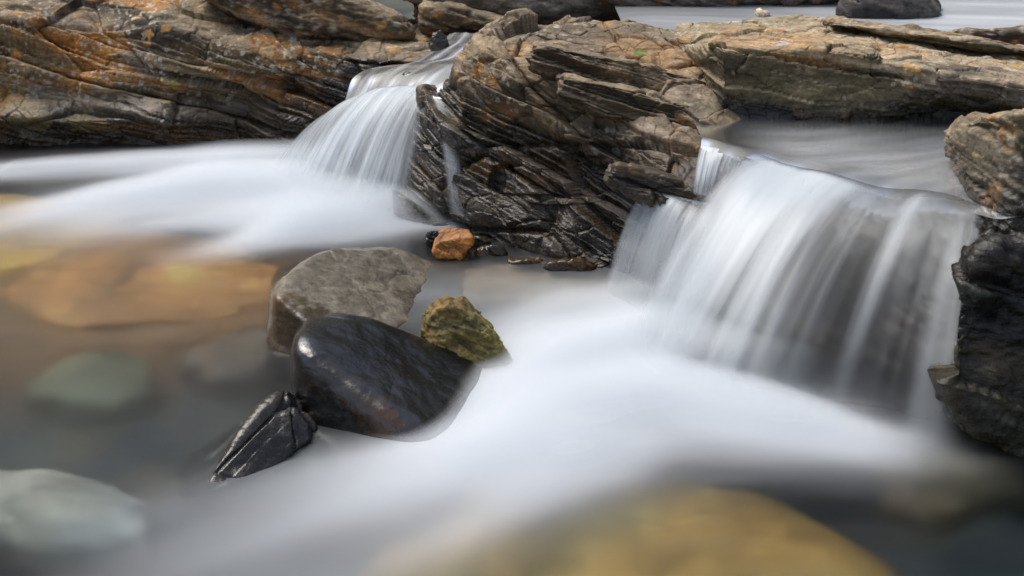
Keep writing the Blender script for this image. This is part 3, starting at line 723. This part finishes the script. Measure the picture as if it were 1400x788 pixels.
# ---- far side
slab('rock_bank', [(840, -60), (1150, -70), (1165, 2), (1100, 11), (1000, 15), (900, 16), (800, 6)], 8.0, [], 81,
     'dark purplish rock bank along the far side of the upper stream', pal=((.09, .07, .06), (.14, .11, .09)), thick=.8, p=16, scales=SC_MED, colkw=dict(lichen=.3, orange=.2, pale=.2))
slab('far_boulder', [(1146, 12), (1160, -12), (1200, -30), (1250, -22), (1282, -2), (1291, 14), (1270, 40), (1150, 50)], 7.45, [], 82,
     'dark angular boulder alone in the far stream at the top right', pal=((.05, .045, .045), (.09, .08, .075)), thick=.5, p=9, sub=6, scales=SC_SML, stretch=(1.4, 1, 1), wetz=(.74, .84), colkw=dict(lichen=.1, orange=.2, pale=.2))
slab('small_stone', [(1033, 19), (1038, 14), (1048, 12), (1057, 19), (1050, 28), (1036, 28)], 7.3, [], 83,
     'tiny pale orange stone in the far stream below the dark bank', pal=((.5, .35, .2), (.55, .42, .3)), thick=.1, p=6, sub=5, scales=SC_SML, stretch=(1, 1, 1), big=.004, colkw=dict(lichen=0, orange=.4, pale=.3, olive=0))

# ================================================================== STONES IN THE POOL
def stone(name, label, poly, Y, planes, seed, pal, p=9, sub=7, stretch=(1, 1, 1), scales=SC_SML, mat=None, thick=None, centre=None, **kw):
    cx = np.mean([q[0] for q in poly]); cyy = np.mean([q[1] for q in poly])
    c = A(cx, cyy, Y) if centre is None else np.array(centre)
    pls = outline_planes(poly, Y) + planes
    if thick: pls += [(c+np.array([0, thick/2, 0]), (0, 1, -0.3)), (c-np.array([0, thick/2, 0]), (0, -1, 0.3))]
    V, F, N = body(c, pls, p, sub, stretch)
    o = finish_rock(name, V, F, N, seed, scales, pal, mat or M_STONE, None, **kw)
    return tag(o, label, 'stone')

# grey flat-topped slab
stone('flat_stone', 'flat topped grey stone with a brown edge behind the black boulder',
      [(367, 490), (371, 405), (382, 386), (428, 350), (455, 342), (540, 341), (600, 360), (680, 400), (700, 470), (560, 560), (400, 560)], 4.85,
      [pl3(G(380, 404, .2), G(455, 343, .165), G(570, 430, -0.01)), pl3(G(374, 404, .2), G(432, 426, .185), G(372, 478, 0)), pl3(G(432, 426, .185), G(560, 425, .05), G(500, 470, 0)),
       (np.array([0, 5.6, 0]), (0, 1, 0)), (np.array([0, 0, -0.5]), (0, 0, -1))], 91, ((.40, .35, .27), (.5, .44, .35)), p=60, centre=G(480, 430, -.08),
      wetz=(-0.02, 0.10), tilt=0.15, big=0.010, rnd=.004, wetall=0.8, colkw=dict(lichen=0, orange=.35, pale=.3, olive=.2), scales=[(0.3, .9, .006, .003)], stretch=(1.3, 1.2, 1), fac=((4., .008), (13., .003)),
      spots=[(G(385, 450, .08), .10, (.16, .10, .04)), (G(430, 450, .08), .08, (.14, .09, .04)), (G(378, 420, .15), .05, (.3, .17, .07))])
# black boulder
stone('wet_boulder', 'rounded glossy black wet boulder in the middle of the pool',
      [(401, 480), (406, 452), (428, 435), (470, 428), (520, 431), (570, 446), (622, 473), (660, 496), (678, 522), (676, 560), (630, 630), (540, 660), (450, 620), (402, 560), (397, 520)], 4.2,
      [pl3(A(408, 474, 4.06), A(600, 600, 3.87), A(500, 430, 4.42)), pl3(A(408, 478, 4.06), A(545, 594, 3.87), A(430, 580, 3.98)),
       pl3(A(470, 428, 4.45), A(622, 473, 4.45), A(560, 500, 4.75)), (np.array([0, 4.75, 0]), (0, 1, 0)), (np.array([0, 0, -0.3]), (0, 0, -1))], 92, ((.042, .038, .034), (.062, .057, .052)), p=19, sub=7, mat=M_WETBLACK,
      centre=A(525, 520, 4.2)-np.array([0, 0, .02]), wetz=None, wetall=1.0, big=0.009, bigf=3.5, rnd=.003, colkw=dict(lichen=0, orange=0.0, pale=0, olive=0), scales=[(2.0, 5, .001, .0005)], warp=.1,
      spots=[(A(505, 560, 3.9), .06, (.13, .06, .018)), (A(470, 535, 3.95), .05, (.08, .045, .018)), (A(430, 520, 4.0), .05, (.06, .035, .016)), (A(530, 578, 3.9), .04, (.22, .09, .02)), (A(450, 500, 4.0), .04, (.08, .05, .02))])
stone('mossy_stone', 'rounded yellow green mossy stone behind the right of the black boulder',
      [(578, 455), (584, 424), (610, 410), (646, 414), (670, 436), (680, 460), (692, 472), (703, 492), (700, 540), (600, 540), (578, 482)], 4.64, [], 93, ((.13, .105, .02), (.20, .155, .03)),
      p=20, sub=7, thick=.46, wetz=None, wetall=.2, big=.02, bigf=7, rnd=.012, colkw=dict(lichen=0, orange=.35, pale=0.05, olive=.8), scales=[(.04, .2, .004, .003)], warp=.1, fac=((16., .010), (32., .005)))
stone('jagged_stone', 'black jagged wet stone leaning out of the water left of the boulder',
      [(240, 705), (268, 660), (300, 606), (345, 550), (384, 524), (398, 538), (430, 588), (425, 625), (370, 650), (300, 700), (260, 730)], 3.82,
      [pl3(A(390, 528, 3.98), A(262, 672, 3.62), A(325, 600, 3.72)), pl3(A(388, 535, 3.93), A(425, 590, 3.85), A(290, 672, 3.56))], 94, ((.04, .036, .033), (.075, .066, .058)), p=30, thick=.5, stretch=(1, 1, 1),
      wetz=None, wetall=.95, big=.012, bigf=5, rnd=.006, colkw=dict(lichen=0, orange=.1, pale=.15, olive=.1), scales=[(.07, .3, .004, .002)], tilt=-.4, fac=((4.5, .03),))
stone('orange_stone', 'bright orange angular stone at the foot of the central rock',
      [(592, 345), (596, 325), (606, 313), (622, 312), (641, 316), (646, 330), (640, 344), (630, 354), (600, 354)], 5.66, [pl3(A(600, 329, 5.60), A(642, 323, 5.60), A(620, 314, 5.72))], 95, ((.52, .19, .02), (.45, .17, .04)),
      p=34, sub=6, thick=.18, wetz=(-.02, .05), wetall=.3, big=.006, rnd=.003, colkw=dict(lichen=0.1, orange=.2, pale=.1, olive=0), scales=[(.05, .2, .003, .002)], fac=((16., .012),))
stone('dark_stone', 'small black stone tucked against the left of the orange stone',
      [(581, 330), (586, 319), (596, 316), (608, 326), (602, 340), (586, 338)], 5.78, [], 96, ((.03, .03, .03), (.05, .05, .05)), p=18, sub=5, thick=.12, wetz=None, wetall=1.0, big=.004, rnd=.002, colkw=dict(lichen=0, orange=0, pale=0, olive=0), fac=((18., .01),))
rnd = random.Random(4)
for i, (px, py, w, h, lab) in enumerate([(672, 346, 30, 9, 'olive brown pebble in the shallows right of the orange stone'), (722, 358, 26, 6, 'rusty pebble in the shallows under the central rock'), (776, 366, 42, 8, 'flat ochre pebble in the shallows, rightmost under the central rock'),
                                      (655, 336, 16, 9, 'small grey pebble directly beside the orange stone')]):
    r4 = [rnd.uniform(.75, 1.15) for _ in range(7)]
    stone('pebble', lab, [(px-w*r4[0], py), (px-w*.6, py-h*r4[1]), (px-w*.1, py-h*1.3*r4[2]), (px+w*.6*r4[3], py-h*.8), (px+w*r4[4], py+h*.2), (px+w*.6, py+h), (px-w*.6, py+h*1.1)], G(px, py, -.02)[1], [], 100+i, ((.07, .05, .02), (.12, .08, .035)), p=20, sub=5, thick=.2,
          wetz=None, wetall=.9, big=.006, rnd=.003, fac=((14., .02),), colkw=dict(lichen=0, orange=.4, pale=.1, olive=.3))['group'] = 'pebbles under the central rock'

stone('dark_stone', 'dark wet stone standing in the run-in at the head of the left waterfall',
      [(588, 62), (592, 46), (602, 40), (611, 50), (616, 62), (602, 72), (590, 70)], 7.5, [], 111, ((.04, .032, .025), (.07, .05, .035)), p=20, sub=5, thick=.16, wetz=None, wetall=.8, big=.008, rnd=.004, colkw=dict(lichen=.2, orange=.2, pale=.1, olive=.2), fac=((14., .014),))
stone('dark_stone', 'low dark wet stone splitting the water just above the lip of the left waterfall',
      [(548, 104), (560, 97), (584, 96), (598, 102), (590, 110), (560, 112)], 6.95, [], 112, ((.05, .04, .03), (.08, .06, .045)), p=18, sub=5, thick=.2, wetz=None, wetall=1.0, big=.008, rnd=.004, colkw=dict(lichen=0, orange=.2, pale=.1, olive=.2), fac=((10., .012),))

# ---- submerged
def sunk(name, label, px, py, z, r, seed, pal, rot=0, **kw):
    c = G(px, py, z); D, F = ico(6)
    th = np.arctan2(D[:, 1], D[:, 0]); rr = 1+0.12*np.sin(2*th+seed)+0.08*np.sin(3*th+2*seed)
    D = D.copy(); D[:, 2] = np.sign(D[:, 2])*np.abs(D[:, 2])**0.8
    rr = rr+0.16*fbm(np.stack([D[:, 0]*1.6, D[:, 1]*1.6, 0*th+seed], 1), 3, seed); V = D*np.array(r)[None, :]; V[:, :2] *= rr[:, None]; ca, sa = cos(rot), sin(rot)
    V = np.stack([V[:, 0]*ca-V[:, 1]*sa, V[:, 0]*sa+V[:, 1]*ca, V[:, 2]], 1)+c-np.array([0, 0, r[2]])
    o = finish_rock(name, V, F, vnormals(V, F), seed, [(.3, .8, .006, .004)], pal, M_BED if z < 0 else M_STONE, None, None, wetall=.2 if z < 0 else .6, big=.008, bigf=3, rnd=.003, colkw=kw.get('ck') or dict(lichen=0, orange=.3, pale=.2, olive=.2))
    tag(o, label, 'stone')
sunk('sunken_boulder', 'large ochre boulder under the water at the bottom of the picture', 825, 812, -.05, (.70, .92, .3), 7, ((.55, .31, .07), (.38, .27, .09)), rot=-.1)
sunk('sunken_stone', 'pale grey stone just breaking the water at the lower left edge', 40, 676, -.016, (.36, .22, .16), 8, ((.42, .46, .44), (.52, .50, .42)), rot=-.3, ck=dict(lichen=0, orange=.1, pale=.3, olive=.1))
sunk('sunken_slab', 'orange brown slab under the left pool below the foam', 190, 378, -.05, (.68, .50, .12), 29, ((.70, .30, .07), (.55, .25, .07)), rot=-.2)
sunk('sunken_slab', 'yellow ochre slab under the water at the left edge', -10, 320, -.04, (.6, .6, .12), 10, ((.60, .33, .05), (.4, .22, .05)), rot=.1)
sunk('sunken_slab', 'brown slab under the calm water between the grey flat stone and the central rock', 690, 392, -.06, (.48, .30, .12), 14, ((.26, .19, .10), (.20, .14, .08)))
sunk('sunken_stone', 'greenish stone deep under the left pool', 130, 540, -.16, (.24, .22, .12), 11, ((.16, .18, .10), (.14, .17, .11)))
sunk('sunken_stone', 'brown stone deep under the left pool beside the grey flat stone', 330, 500, -.15, (.2, .25, .12), 12, ((.12, .09, .06), (.14, .10, .07)))
sunk('sunken_stone', 'dim ochre stone under the dark water at the lower right', 1290, 690, -.22, (.25, .2, .12), 13, ((.16, .12, .05), (.14, .11, .06)))
